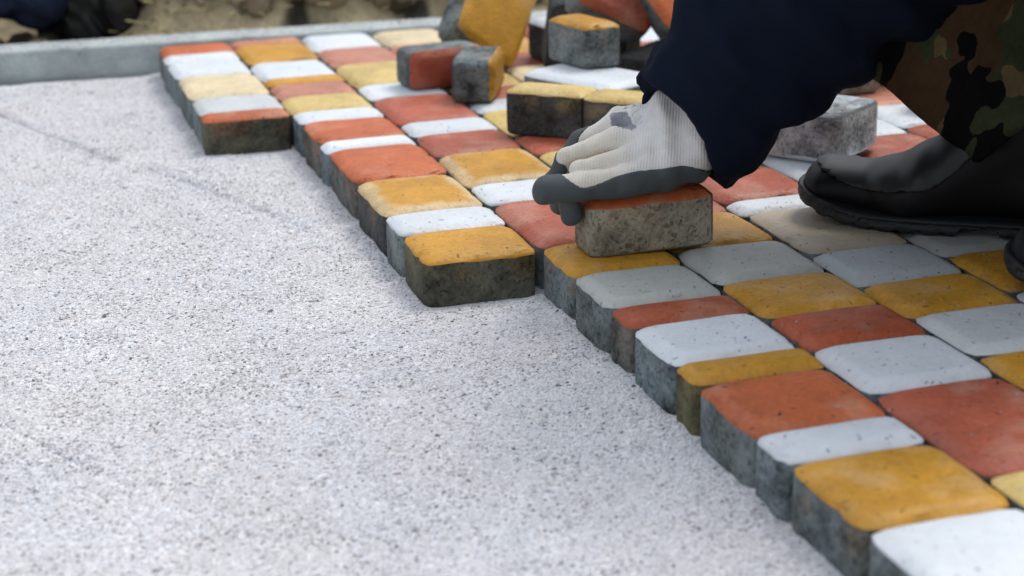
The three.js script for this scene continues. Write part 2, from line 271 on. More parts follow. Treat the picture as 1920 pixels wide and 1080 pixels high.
lay(7, chain(-1.30, [-1.15, 'O'], [-1.0, 'W'], [-0.9, 'Y'], [-0.74, 'R'], [-0.62, 'Y'], [-0.48, 'P'], [-0.36, 'W'], [-0.22, 'R'], [-0.12, 'W'], [0.0, 'L'], [0.12, 'R'], [0.26, 'W'], [0.36, 'Y']));
lay(8, chain(-1.29, [-1.14, 'W'], [-1.0, 'Y'], [-0.86, 'O'], [-0.72, 'L'], [-0.6, 'W'], [-0.44, 'P'], [-0.34, 'Y'], [-0.2, 'W'], [-0.08, 'R'], [0.06, 'L'], [0.2, 'W']));
lay(9, chain(-1.29, [-1.2, 'R'], [-1.05, 'L'], [-0.94, 'W'], [-0.8, 'O'], [-0.66, 'Y'], [-0.55, 'W'], [-0.4, 'R'], [-0.25, 'L'], [-0.14, 'W'], [0.0, 'R']));

// ------------------------------------------------------------------ loose pavers
const e3 = new THREE.Euler();
function loose(label, w, l, pig, cem, pos, rot, opt = {}) { // pos = centre of the block; rot = [yaw, pitch, roll]
  const h = opt.h || 0.06, s = 900 + seedNo++, g = paverGeometry(w, l, h, s, PIG[pig], CEM[cem], opt);
  const t = thing('loose_paver', label, 'paver', 'loose pavers lying on the laid paving');
  t.position.set(...pos); t.rotation.set(rot[1], rot[0], rot[2], 'YXZ'); if (opt.spin) t.rotateY(opt.spin);
  g.body.translate(0, -h / 2, 0); g.cap.translate(0, -h / 2, 0);
  part('body', g.body, bodyMat, t); part('coloured_face', g.cap, 'WGKSH'.includes(pig) ? whiteMat : capMat, t);
  return t;
}
const yawOf = (dx, dz) => Math.atan2(-dz, dx); // yaw that turns +x to (dx, dz)
const U = T + 0.031, HP = Math.PI / 2;
// A: red half paver on its side, face to the viewer
loose('small paver lying on its side with its red face turned out', 0.117, 0.056, 'R', 'c', [0.358, T + 0.029, -0.830], [0.16, HP, 0]);
// B: half paver on its side, yellow face to the right
loose('small grey block on its side with its yellow face beside the red one', 0.060, 0.118, 'Y', 'c', [0.388, T + 0.031, -0.738], [-0.42, 0, -HP]);
// C: big yellow leaning slab
loose('large yellow paver propped up on its corner at the end of the heap', 0.117, 0.165, 'Y', 'c', [0.468, T + 0.085, -0.945], [0.45, 1.2, 0.0], { spin: -0.72 });
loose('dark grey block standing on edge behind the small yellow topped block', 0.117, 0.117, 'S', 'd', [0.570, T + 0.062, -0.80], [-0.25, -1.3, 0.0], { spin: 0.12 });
// F, G, H, I
loose('white paver lying flat under the small yellow topped block', 0.110, 0.165, 'W', 'c', [0.487, U, -0.546], [yawOf(0.905, -0.425), 0, 0]);
loose('small yellow topped block sitting on the flat white paver', 0.058, 0.100, 'Y', 'c', [0.497, U + 0.061, -0.606], [yawOf(0.93, -0.37) - 0.15, 0, 0]);
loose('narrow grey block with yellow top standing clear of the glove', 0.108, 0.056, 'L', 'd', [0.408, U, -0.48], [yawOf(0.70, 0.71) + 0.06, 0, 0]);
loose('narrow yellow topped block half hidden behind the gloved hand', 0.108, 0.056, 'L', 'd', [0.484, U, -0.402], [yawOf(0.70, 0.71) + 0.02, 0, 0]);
// J, K and supports
loose('red paver leaning point down above the small yellow topped block', 0.12, 0.165, 'R', 'c', [0.596, T + 0.160, -0.715], [0.05, 1.05, 0.0], { spin: -0.55 });
loose('red paver leaning on the heap tight against the dark sleeve', 0.117, 0.117, 'O', 'c', [0.656, T + 0.147, -0.655], [-0.25, 0.95, 0.0], { spin: 0.5 });
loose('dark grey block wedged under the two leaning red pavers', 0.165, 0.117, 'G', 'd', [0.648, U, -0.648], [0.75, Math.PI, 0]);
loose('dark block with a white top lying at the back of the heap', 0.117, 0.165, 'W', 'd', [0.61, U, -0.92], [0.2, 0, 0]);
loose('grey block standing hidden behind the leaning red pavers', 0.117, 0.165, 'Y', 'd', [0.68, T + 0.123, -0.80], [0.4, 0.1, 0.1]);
// N upside-down
loose('upturned pale grey paver standing before the toe of the boot', 0.117, 0.117, 'W', 'w', [0.668, U, -0.268], [yawOf(0.83, -0.56), Math.PI, 0]);
// O, P, Q
loose('brownish grey block standing on end behind the upturned paver', 0.075, 0.117, 'O', 't', [0.868, T + 0.06, -0.56], [0.1, -HP, 0]);
loose('yellow block standing on end beside the brownish grey block', 0.117, 0.117, 'Y', 'y', [0.985, T + 0.06, -0.60], [0.2, HP, 0]);
loose('olive grey block standing beside the camouflage trouser leg', 0.06, 0.117, 'Y', 'y', [0.945, T + 0.032, -0.40], [0.7, 0, 0]);

// held paver
{
  const t = thing('held_paver', 'orange topped rough tan block gripped by the gloved hand', 'paver'); const h = 0.059;
  const g = paverGeometry(0.131, 0.056, h, 777, PIG.O, CEM.t, { drop: 0.008, inset: 0.012 });
  part('body', g.body, bodyMat, t); part('coloured_face', g.cap, capMat, t);
  t.position.set(0.3372, T + 0.0015, 0.0135); t.rotation.set(0.0, -0.03, 0.022);
}

// ------------------------------------------------------------------ surface nets: a closed surface from a distance function
function sdfMesh(f, lo, hi, cell) {
  const n = [0, 1, 2].map((k) => Math.ceil((hi[k] - lo[k]) / cell) + 1), [nx, ny, nz] = n, F = new Float32Array(nx * ny * nz);
  for (let k = 0, q = 0; k < nz; k++) for (let j = 0; j < ny; j++) for (let i = 0; i < nx; i++, q++) F[q] = f(lo[0] + i * cell, lo[1] + j * cell, lo[2] + k * cell);
  const id = new Int32Array(F.length).fill(-1), P = [], I = [], at = (i, j, k) => i + nx * (j + ny * k);
  for (let k = 0; k + 1 < nz; k++) for (let j = 0; j + 1 < ny; j++) for (let i = 0; i + 1 < nx; i++) {
    let c = 0, sx = 0, sy = 0, sz = 0; const v = [];
    for (let b = 0; b < 8; b++) v.push(F[at(i + (b & 1), j + ((b >> 1) & 1), k + (b >> 2))]);
    for (let b = 0; b < 8; b++) for (let ax = 0; ax < 3; ax++) { const m = 1 << ax; if (b & m) continue; const v0 = v[b], v1 = v[b | m]; if ((v0 < 0) === (v1 < 0)) continue; const t = v0 / (v0 - v1); sx += (b & 1) + (ax === 0 ? t : 0); sy += ((b >> 1) & 1) + (ax === 1 ? t : 0); sz += (b >> 2) + (ax === 2 ? t : 0); c++; }
    if (c) { id[at(i, j, k)] = P.length / 3; P.push(lo[0] + (i + sx / c) * cell, lo[1] + (j + sy / c) * cell, lo[2] + (k + sz / c) * cell); }
  }
  for (let k = 1; k + 1 < nz; k++) for (let j = 1; j + 1 < ny; j++) for (let i = 1; i + 1 < nx; i++) {
    const v0 = F[at(i, j, k)];
    const quad = (a, b, c, d, flip) => { if (a < 0 || b < 0 || c < 0 || d < 0) return; if (flip) I.push(a, c, b, b, c, d); else I.push(a, b, c, b, d, c); };
    let v1 = F[at(i + 1, j, k)]; if ((v0 < 0) !== (v1 < 0)) quad(id[at(i, j - 1, k - 1)], id[at(i, j, k - 1)], id[at(i, j - 1, k)], id[at(i, j, k)], v0 >= 0);
    v1 = F[at(i, j + 1, k)]; if ((v0 < 0) !== (v1 < 0)) quad(id[at(i - 1, j, k - 1)], id[at(i, j, k - 1)], id[at(i - 1, j, k)], id[at(i, j, k)], v0 < 0);
    v1 = F[at(i, j, k + 1)]; if ((v0 < 0) !== (v1 < 0)) quad(id[at(i - 1, j - 1, k)], id[at(i, j - 1, k)], id[at(i - 1, j, k)], id[at(i, j, k)], v0 >= 0);
  }
  // one step towards the true surface, normals from the field
  const Nn = new Float32Array(P.length), e = cell * 0.35, UV = new Float32Array(P.length / 3 * 2);
  for (let q = 0; q < P.length; q += 3) {
    for (let it = 0; it < 2; it++) {
      const x = P[q], y = P[q + 1], z = P[q + 2], gx = f(x + e, y, z) - f(x - e, y, z), gy = f(x, y + e, z) - f(x, y - e, z), gz = f(x, y, z + e) - f(x, y, z - e), L = Math.hypot(gx, gy, gz) || 1;
      Nn[q] = gx / L; Nn[q + 1] = gy / L; Nn[q + 2] = gz / L;
      if (!it) { const d = clamp(f(x, y, z) / (L / (2 * e)), -cell * 0.5, cell * 0.5); P[q] -= d * gx / L; P[q + 1] -= d * gy / L; P[q + 2] -= d * gz / L; }
    }
    const k = q / 3 * 2; UV[k] = P[q] * 0.9 + P[q + 2] * 0.43; UV[k + 1] = P[q + 1] * 0.8 - P[q + 2] * 0.6;
  }
  const g = new THREE.BufferGeometry(); g.setAttribute('position', new THREE.Float32BufferAttribute(P, 3)); g.setAttribute('normal', new THREE.BufferAttribute(Nn, 3)); g.setAttribute('uv', new THREE.BufferAttribute(UV, 2)); g.setIndex(I); return g;
}
function cap3(x, y, z, a, b) { // tapered capsule, a = [x,y,z,r]
  const bx = b[0] - a[0], by = b[1] - a[1], bz = b[2] - a[2], px = x - a[0], py = y - a[1], pz = z - a[2], t = clamp((px * bx + py * by + pz * bz) / (bx * bx + by * by + bz * bz || 1e-9));
  return Math.hypot(px - t * bx, py - t * by, pz - t * bz) - lerp(a[3], b[3], t);
}
const smin = (a, b, k) => { const h = Math.max(k - Math.abs(a - b), 0) / k; return Math.min(a, b) - h * h * k * 0.25; };
const smax = (a, b, k) => -smin(-a, -b, k);
function paint(g, fn) { const p = g.attributes.position, n = g.attributes.normal, C = new Float32Array(p.count * 3), o = [0, 0, 0]; for (let i = 0; i < p.count; i++) { fn(p.getX(i), p.getY(i), p.getZ(i), o, n.getX(i), n.getY(i), n.getZ(i)); C.set(o, i * 3); } g.setAttribute('color', new THREE.BufferAttribute(C, 3)); return g; }

// ------------------------------------------------------------------ the worker
const weaveBump = texture(256, (u, v, o) => { o[0] = o[1] = o[2] = 0.5 + 0.25 * Math.sin(u * 2 * Math.PI * 64) * Math.cos(v * 2 * Math.PI * 64) + 0.3 * (tfbm(u, v, 40, 2, 260) - 0.5); }); weaveBump.repeat.set(14, 14);
const knitBump = texture(256, (u, v, o) => { o[0] = o[1] = o[2] = 0.5 + 0.3 * Math.sin(u * 2 * Math.PI * 32) + 0.2 * Math.sin(v * 2 * Math.PI * 40); }); knitBump.repeat.set(11, 11);
const camo = texture(512, (u, v, o) => {
  const n1 = tfbm(u, v, 9, 3, 301), n2 = tfbm(u, v, 10, 3, 333), n3 = tfbm(u, v, 12, 3, 417), w = 0.9 + 0.3 * (tfbm(u, v, 90, 2, 370) - 0.5); let c = [0.150, 0.115, 0.058];
  if (n1 > 0.50) c = [0.052, 0.064, 0.032]; if (n2 > 0.56) c = [0.080, 0.050, 0.028]; if (n3 > 0.635) c = [0.008, 0.008, 0.008];
  o[0] = c[0] * w; o[1] = c[1] * w; o[2] = c[2] * w;
}, true); camo.repeat.set(2.6, 2.6);
const M = {
  skin: new THREE.MeshStandardMaterial({ color: new THREE.Color().setRGB(0.42, 0.24, 0.17), roughness: 0.55 }),
  jacket: new THREE.MeshPhysicalMaterial({ color: new THREE.Color().setRGB(0.0068, 0.0108, 0.0225), roughness: 0.9, specularIntensity: 0.15, bumpMap: weaveBump, bumpScale: 0.0002 }),
  trousers: new THREE.MeshPhysicalMaterial({ map: camo, roughness: 0.95, specularIntensity: 0.12, bumpMap: weaveBump, bumpScale: 0.0003 }),
  leather: new THREE.MeshPhysicalMaterial({ color: new THREE.Color().setRGB(0.007, 0.007, 0.009), roughness: 0.5, specularIntensity: 0.55, bumpMap: capBump, bumpScale: 0.0006 }),
  vamp: new THREE.MeshPhysicalMaterial({ color: new THREE.Color().setRGB(0.017, 0.017, 0.017), roughness: 0.48, bumpMap: capBump, bumpScale: 0.0006 }),
  rubber: new THREE.MeshStandardMaterial({ color: new THREE.Color().setRGB(0.014, 0.015, 0.017), roughness: 0.6 }),
  knit: new THREE.MeshStandardMaterial({ vertexColors: true, roughness: 0.95, bumpMap: knitBump, bumpScale: 0.0006 }),
  coat: new THREE.MeshPhysicalMaterial({ color: new THREE.Color().setRGB(0.055, 0.068, 0.072), roughness: 0.6, bumpMap: capBump, bumpScale: 0.0004 }),
  hair: new THREE.MeshStandardMaterial({ color: new THREE.Color().setRGB(0.03, 0.022, 0.016), roughness: 0.8 }),
};
const worker = thing('person', 'worker crouching in navy jacket and camouflage trousers, setting a paver', 'person');
worker.position.set(0.62, T, 0.12);
const toLocal = (g) => { g.translate(-0.62, -T, -0.12); return g; };
const J = {
  pelvis: [0.83, 0.33, 0.29], chest: [0.63, 0.62, 0.11], neck: [0.555, 0.72, 0.045], head: [0.485, 0.785, -0.01],
  shR: [0.72, 0.64, -0.045], elR: [0.565, 0.375, 0.04], wrR: [0.392, 0.166, 0.012],
  shL: [0.49, 0.64, 0.225], elL: [0.50, 0.44, 0.40], wrL: [0.60, 0.55, 0.21],
  hipR: [0.885, 0.32, 0.22], knR: [0.50, 0.42, -0.075], anR: [0.716, 0.15, 0.106],
  hipL: [0.775, 0.32, 0.36], knL: [0.60, 0.50, 0.235], anL: [0.755, 0.14, 0.40],
};
const R4 = (p, r) => [...p, r];
{ // bare figure under the clothes: one continuous surface
  const bones = [['pelvis', 0.125, 'chest', 0.135], ['chest', 0.13, 'neck', 0.058], ['neck', 0.056, 'head', 0.06], ['shL', 0.062, 'shR', 0.062], ['chest', 0.12, 'shR', 0.06], ['chest', 0.12, 'shL', 0.06], ['shR', 0.055, 'elR', 0.042], ['elR', 0.042, 'wrR', 0.027], ['shL', 0.055, 'elL', 0.042], ['elL', 0.042, 'wrL', 0.028], ['hipR', 0.085, 'knR', 0.055], ['knR', 0.05, 'anR', 0.03], ['hipL', 0.085, 'knL', 0.055], ['knL', 0.05, 'anL', 0.03], ['hipL', 0.09, 'hipR', 0.09]].map(([a, ra, b, rb]) => [R4(J[a], ra), R4(J[b], rb)]);
  const fw = new THREE.Vector3(-0.76, -0.55, -0.65).normalize(), H = J.head;
  const extra = [[[H[0], H[1] + 0.02, H[2], 0.088], [H[0] + fw.x * 0.05, H[1] - 0.05, H[2] + fw.z * 0.05, 0.062]], [[H[0] + fw.x * 0.088, H[1] - 0.005, H[2] + fw.z * 0.088, 0.012], [H[0] + fw.x * 0.105, H[1] - 0.035, H[2] + fw.z * 0.105, 0.014]],
    [[H[0] + 0.052, H[1], H[2] - 0.06, 0.016], [H[0] + 0.056, H[1] + 0.03, H[2] - 0.066, 0.018]], [[H[0] - 0.052, H[1], H[2] + 0.06, 0.016], [H[0] - 0.056, H[1] + 0.03, H[2] + 0.066, 0.018]],
    [[H[0] + fw.x * 0.085, H[1] - 0.072, H[2] + fw.z * 0.085, 0.016], [H[0] + fw.x * 0.07, H[1] - 0.085, H[2] + fw.z * 0.07, 0.022]]];
  const f = (x, y, z) => { let d = 9; for (const [a, b] of bones) d = smin(d, cap3(x, y, z, a, b), 0.05); for (const [a, b] of extra) d = smin(d, cap3(x, y, z, a, b), 0.02); return d; };
  part('body', toLocal(sdfMesh(f, [0.30, 0.05, -0.26], [1.02, 0.93, 0.54], 0.011)), M.skin, worker);
  const hf = (x, y, z) => { let d = cap3(x, y, z, [H[0] + 0.012, H[1] + 0.03, H[2] + 0.01, 0.094], [H[0] + 0.03, H[1] + 0.0, H[2] + 0.03, 0.088]); d += 0.004 * (fbm3(x * 90, y * 90, z * 90, 2) - 0.5); return smax(d, (x - H[0]) * fw.x + (z - H[2]) * fw.z - (y - H[1]) * 0.55 - 0.028, 0.01); };
  part('hair', toLocal(sdfMesh(hf, [0.35, 0.66, -0.16], [0.65, 0.95, 0.17], 0.006)), M.hair, worker);
}
{ // jacket: torso and left sleeve, right sleeve reaching into the picture
  const fold = (x, y, z) => 0.030 * (fbm3(x * 12 + y * 8, y * 9, z * 12, 3) - 0.5) + 0.006 * (fbm3(x * 40, y * 40 + x * 30, z * 40, 2) - 0.5);
  const b = [[R4(J.pelvis, 0.165), R4(J.chest, 0.175)], [R4(J.chest, 0.165), R4(J.neck, 0.085)], [R4(J.shL, 0.085), R4(J.shR, 0.085)], [R4(J.shL, 0.085), R4(J.elL, 0.07)], [R4(J.elL, 0.07), R4(J.wrL, 0.05)]];
  const shR = R4(J.shR, 0.095), elR = [0.568, 0.385, 0.035, 0.128], cu = [0.385, 0.168, 0.014, 0.058];
  const ax = new THREE.Vector3(elR[0] - cu[0], elR[1] - cu[1], elR[2] - cu[2]).normalize();
  const sleeve = (x, y, z) => { const s = (x - cu[0]) * ax.x + (y - cu[1]) * ax.y + (z - cu[2]) * ax.z, gather = 0.0065 * Math.sin(s * 95 + 3 * fbm3(x * 12, y * 12, z * 12, 2) + z * 20) * smooth(0.02, 0.06, s) * smooth(0.40, 0.26, s); return smin(cap3(x, y, z, [cu[0] - ax.x * 0.08, cu[1] - ax.y * 0.08, cu[2] - ax.z * 0.08, 0.054], elR), cap3(x, y, z, elR, shR), 0.05) + gather; };
  const f = (x, y, z) => {
    let d = 9; for (const [p, q] of b) d = smin(d, cap3(x, y, z, p, q), 0.06);
    d = smin(d, sleeve(x, y, z), 0.05); if (Math.abs(d) < 0.05) d += fold(x, y, z);
    const s = (x - cu[0]) * ax.x + (y - cu[1]) * ax.y + (z - cu[2]) * ax.z;
    const nearArm = Math.hypot(x - cu[0], y - cu[1], z - cu[2]) < 0.16;
    if (nearArm) { // open cuff with an uneven hem
      const side = (x - cu[0]) * 0.77 - (y - cu[1]) * 0.62, hem = lerp(0.010, -0.024, smooth(-0.045, 0.045, side)) + 0.010 * (fbm3(x * 22, y * 22, z * 22 + 4, 2) - 0.5) - (z < 0.0 && y > 0.18 ? 0.012 * smooth(-0.01, -0.04, z) : 0);
      d = smax(d, hem - s, 0.004); d = smax(d, -(cap3(x, y, z, [cu[0] - ax.x * 0.1, cu[1] - ax.y * 0.1, cu[2] - ax.z * 0.1, 0.047], [cu[0] + ax.x * 0.09, cu[1] + ax.y * 0.09, cu[2] + ax.z * 0.09, 0.044])), 0.003);
    }
    return d;
  };
  part('jacket', toLocal(sdfMesh(f, [0.28, 0.09, -0.22], [1.06, 0.88, 0.56], 0.0075)), M.jacket, worker);
  // loose strap end of the cuff
  const st = sdfMesh((x, y, z) => smin(cap3(x, y, z, [0.368, 0.214, -0.028, 0.006], [0.358, 0.192, -0.030, 0.0045]), cap3(x, y, z, [0.358, 0.192, -0.030, 0.0045], [0.350, 0.180, -0.028, 0.0015]), 0.006), [0.335, 0.165, -0.05], [0.385, 0.235, -0.01], 0.0025);
  part('cuff_strap', toLocal(st), M.jacket, worker);
}
{ // camouflage trousers
  const b = [[R4(J.hipR, 0.125), R4(J.knR, 0.088)], [R4(J.knR, 0.078), [0.722, 0.148, 0.110, 0.072]], [R4(J.hipL, 0.125), R4(J.knL, 0.088)], [R4(J.knL, 0.088), [0.76, 0.135, 0.405, 0.074]], [R4(J.hipL, 0.135), R4(J.hipR, 0.135)]];
  const hem = (x, y, z, k, a) => { const dx = k[0] - a[0], dy = k[1] - a[1], dz = k[2] - a[2], L = Math.hypot(dx, dy, dz); return ((x - a[0]) * dx + (y - a[1]) * dy + (z - a[2]) * dz) / L; };
  const f = (x, y, z) => {
    let d = 9; for (const [p, q] of b) d = smin(d, cap3(x, y, z, p, q), 0.045);
    if (Math.abs(d) < 0.05) d += 0.022 * (fbm3(x * 11, y * 14 + z * 5, z * 11, 3) - 0.5) + 0.007 * (fbm3(x * 34, y * 38, z * 34, 2) - 0.5);
    const sR = hem(x, y, z, J.knR, J.anR), sL = hem(x, y, z, J.knL, J.anL), nearR = Math.hypot(x - 0.716, y - 0.15, z - 0.106) < 0.14, nearL = Math.hypot(x - 0.755, y - 0.14, z - 0.40) < 0.14;
    if (nearR) d = smax(d, 0.020 - sR, 0.006); if (nearL) d = smax(d, -0.005 - sL, 0.006);
    return d;
  };
  const g = sdfMesh(f, [0.36, 0.05, -0.22], [1.08, 0.66, 0.58], 0.0085);
  part('trousers', toLocal(g), M.trousers, worker);
}
function boot(toe, dir, lift) { // x forward from the heel, y up, z to the side
  const g = new THREE.Group(); g.name = 'boot'; worker.add(g);
  const L = 0.292, heel = [toe[0] - dir[0] * L, toe[1] - dir[1] * L];
  g.position.set(heel[0] - 0.62, 0.0006, heel[1] - 0.12); g.rotation.y = Math.atan2(-dir[1], dir[0]);
  const spring = (x) => 0.020 * Math.pow(clamp((x - 0.19) / 0.10), 2);
  const halfW = (x) => { const t = clamp(x / L); const w = lerp(0.036, 0.051, smooth(0.1, 0.72, t)); const end = t > 0.8 ? Math.sqrt(Math.max(0, 1 - Math.pow((t - 0.8) / 0.2, 2.2))) : t < 0.12 ? Math.sqrt(Math.max(0, 1 - Math.pow((0.12 - t) / 0.12, 2.2))) : 1; return w * end; };
  const slab = (y0, y1, grow) => (x, y, z) => { const yy = y - spring(x), dx = Math.max(-x - grow, x - L - grow), w = halfW((x - L / 2) * (1 - grow / L * 2) + L / 2) + grow, dz = (Math.abs(z + 0.006 * Math.sin(x * 10)) - w) * 0.8; return smax(smax(Math.max(y0 - yy, yy - y1), dz, 0.005), dx, 0.004); };
  const lugs = (x, y, z) => { const yy = y - spring(x), arch = smooth(0.075, 0.085, x) * smooth(0.125, 0.115, x); return arch * 0.008 + (Math.sin(x * 2 * Math.PI / 0.022) > 0.45 ? 0.0035 : 0) * smooth(0.010, 0.004, yy); };
  const s1 = slab(0.0, 0.017, 0.0015), sole = (x, y, z) => { const q = s1(x, y, z), yy = y - spring(x); return Math.max(q + (Math.abs(yy - 0.011) < 0.0014 ? 0.0016 : 0), -yy + lugs(x, y, z)); };
  const upperRaw = (x, y, z) => {
    let d = cap3(x, y, z, [0.048, 0.060, 0, 0.036], [0.070, 0.185, 0, 0.049]); const zf = z * lerp(1, 0.6, smooth(0.07, 0.17, x));
    d = smin(d, cap3(x, y, zf, [0.048, 0.048, 0, 0.034], [0.180, 0.034, 0, 0.029]), 0.03);
    d = smin(d, cap3(x, y, zf, [0.078, 0.098, 0, 0.040], [0.170, 0.040, 0, 0.026]), 0.03);
    d = smin(d, cap3(x, y, zf, [0.180, 0.030, 0, 0.027], [0.262, 0.034, 0, 0.0250]), 0.015);
    d += 0.0012 * Math.sin(x * 130 - y * 60) * smooth(0.13, 0.17, x) * smooth(0.23, 0.2, x) * smooth(0.04, 0.055, y) + 0.003 * (fbm3(x * 22, y * 22, z * 22, 2) - 0.5);
    return d;
  };
  const upper = (x, y, z) => smax(smax(upperRaw(x, y, z), 0.013 + spring(x) - y, 0.003), y - 0.20, 0.004);
  const seam = (x) => 0.042 - 0.004 * smooth(0.22, 0.30, x) + 0.09 * smooth(0.16, 0.06, x) + 0.004 * Math.sin(x * 50) + spring(x);
  const vamp = (x, y, z) => smax(smax(upperRaw(x, y, z) - 0.0022, seam(x) - y, 0.0015), y - 0.185, 0.003);
  const u = part('upper', sdfMesh(upper, [-0.02, 0.005, -0.088], [0.32, 0.215, 0.088], 0.0042), M.leather, g);
  part('vamp', sdfMesh(vamp, [-0.02, 0.03, -0.088], [0.32, 0.205, 0.088], 0.0034), M.vamp, u);
  part('sole', sdfMesh(sole, [-0.02, -0.006, -0.08], [0.32, 0.05, 0.08], 0.0034), M.rubber, g);
  return g;
}
const FD = (() => { const L = Math.hypot(0.757, 0.653); return [-0.757 / L, -0.653 / L]; })();
boot([0.540, -0.048], FD); boot([0.603, 0.238], FD);

{ // right glove: white knit, grey dipped palm and finger tips
  const pm = { w1: [0.384, 0.152, 0.026, 0.027], w2: [0.380, 0.172, -0.008, 0.027], iM: [0.312, 0.1455, 0.026, 0.0125], mM: [0.314, 0.1590, 0.000, 0.0125], rM: [0.323, 0.1680, -0.026, 0.0120], lM: [0.336, 0.1700, -0.050, 0.0108] };
  const fingers = [
    [[0.362, 0.139, 0.040, 0.0205], [0.306, 0.1300, 0.041, 0.0155], [0.264, 0.1265, 0.034, 0.0132], [0.2295, 0.1240, 0.026, 0.0126]],
    [pm.iM, [0.2680, 0.1365, 0.0190, 0.0098], [0.2560, 0.1140, 0.0190, 0.0098], [0.2590, 0.0940, 0.0190, 0.0093]],
    [pm.mM, [0.2650, 0.1440, -0.0100, 0.0098], [0.2525, 0.1200, -0.0120, 0.0098], [0.2570, 0.0980, -0.0100, 0.0093]],
    [pm.rM, [0.2920, 0.1510, -0.0430, 0.0098], [0.2740, 0.1290, -0.0430, 0.0094], [0.2760, 0.1080, -0.0350, 0.0090]],
    [pm.lM, [0.3140, 0.1500, -0.0640, 0.0092], [0.2950, 0.1330, -0.0660, 0.0088], [0.2940, 0.1140, -0.0560, 0.0082]],
  ];
  const fing = (x, y, z, g = 0) => { let d = 9; for (const c of fingers) { let q = 9; for (let i = 0; i < 3; i++) q = smin(q, cap3(x, y, z, c[i], c[i + 1]), 0.004); d = smin(d, q, 0.0012); } return d - g; };
  const palm = (x, y, z) => { let d = 9; for (const [a, b] of [['w1', 'iM'], ['w1', 'mM'], ['w2', 'rM'], ['w2', 'lM'], ['w1', 'w2'], ]) d = smin(d, cap3(x, y, z, pm[a], pm[b]), 0.008); return d; };
  const A = V(0.383 - 0.305, 0.162 - 0.160, 0.01 - 0.002).normalize();
  const hand = (x, y, z) => {
    let d = smin(palm(x, y, z), fing(x, y, z), 0.004);
    d = smin(d, cap3(x, y, z, [0.380, 0.163, 0.010, 0.037], [0.424, 0.206, 0.014, 0.036]), 0.02); // knit cuff up the wrist
    const s = (x - 0.34) * A.x + (y - 0.16) * A.y + (z) * A.z;
    d += 0.0034 * Math.sin(s * 160 + z * 40 + 3 * fbm3(x * 25, y * 25, z * 25, 2)) * smooth(-0.01, 0.02, s) + 0.0045 * (fbm3(x * 55, y * 55, z * 55, 2) - 0.5);
    d = Math.max(d, T + 0.0605 - y > 0 && x > 0.274 && z > -0.016 ? T + 0.0605 - y : d); // palm flattens on the block
    return d;
  };
  const coat = (x, y, z) => {
    // dipped rubber: palm side, the whole thumb side, finger ends
    let reg = y - (0.1275 + 0.0125 * smooth(0.260, 0.330, x) - 0.008 * smooth(0.345, 0.39, x) + 0.018 * smooth(0.262, 0.234, x) + 0.14 * (z - 0.03)) - 0.0015 * Math.sin(x * 90);
    reg = Math.min(reg, Math.hypot(x - 0.222, y - 0.124, z - 0.026) - 0.016);
    if (z < 0.022) reg = Math.min(reg, Math.max(y - lerp(0.140, 0.185, smooth(0.0, -0.05, z)), x - 0.264 - 0.046 * smooth(-0.024, -0.042, z) - (y > 0.13 ? -0.45 * (y - 0.13) : 0) + 0.15 * z));
    if (z < 0.028 && z > -0.03 && x > 0.268) reg = Math.max(reg, y - 0.138);
    return smax(hand(x, y, z) - 0.0011, reg, 0.0012);
  };
  const gl = sdfMesh(hand, [0.20, 0.075, -0.085], [0.45, 0.25, 0.085], 0.0026);
  paint(gl, (x, y, z, o) => {
    const n = fbm3(x * 120, y * 120, z * 120, 3), s = fbm3(x * 30, y * 30, z * 30, 3); let a = 0.74 + 0.16 * (n - 0.5), wm = 0.06 + 0.16 * smooth(0.34, 0.27, x) + 0.10 * (s - 0.5);
    o[0] = a; o[1] = a * (1 - 0.35 * wm); o[2] = a * (1 - 1.0 * wm);
    // printed size mark on the back of the hand
    const e1 = Math.hypot((x - 0.324 - 0.15 * z) / 0.009, (z + 0.008) / 0.020), e2 = Math.hypot((x - 0.340) / 0.0055, (z + 0.034) / 0.0075);
    let ink = y > 0.15 ? Math.max(e1 < 1 ? 0.95 - 0.5 * n : 0, Math.abs(e2 - 0.8) < 0.28 ? 0.6 : 0) : 0; if (y > 0.15 && Math.abs(x - 0.336) < 0.003 && Math.abs(z + 0.004) < 0.012 && Math.sin(z * 1600) > 0.1) ink = Math.max(ink, 0.35);
    o[0] = lerp(o[0], 0.10, ink); o[1] = lerp(o[1], 0.12, ink); o[2] = lerp(o[2], 0.17, ink);
  });
  const g = part('glove', toLocal(gl), M.knit, worker);
  part('rubber_coating', toLocal(sdfMesh(coat, [0.20, 0.075, -0.085], [0.45, 0.25, 0.085], 0.0024)), M.coat, g);
  // left hand, above the picture, resting on the knee
  const wl = J.wrL, kn = [0.565, 0.582, 0.19];
  const lf = (x, y, z) => { let d = cap3(x, y, z, R4(wl, 0.03), [kn[0], kn[1], kn[2], 0.03]); for (let i = 0; i < 5; i++) { const o = (i - 2) * 0.017, b = [kn[0] - 0.62 * o * 0.8, kn[1], kn[2] + 0.78 * o * 0.8, 0.012], len = [0.045, 0.065, 0.072, 0.066, 0.05][i]; const m = [b[0] - 0.76 * len * 0.6, b[1] - 0.01, b[2] - 0.65 * len * 0.6, 0.0105]; d = smin(d, smin(cap3(x, y, z, b, m), cap3(x, y, z, m, [m[0] - 0.02, m[1] - 0.035, m[2] - 0.016, 0.0092]), 0.004), 0.006); } return d; };
  const lg = sdfMesh(lf, [0.45, 0.50, 0.06], [0.68, 0.65, 0.30], 0.004); paint(lg, (x, y, z, o) => { o[0] = 0.72; o[1] = 0.70; o[2] = 0.64; });
  part('glove', toLocal(lg), M.knit, worker);
}

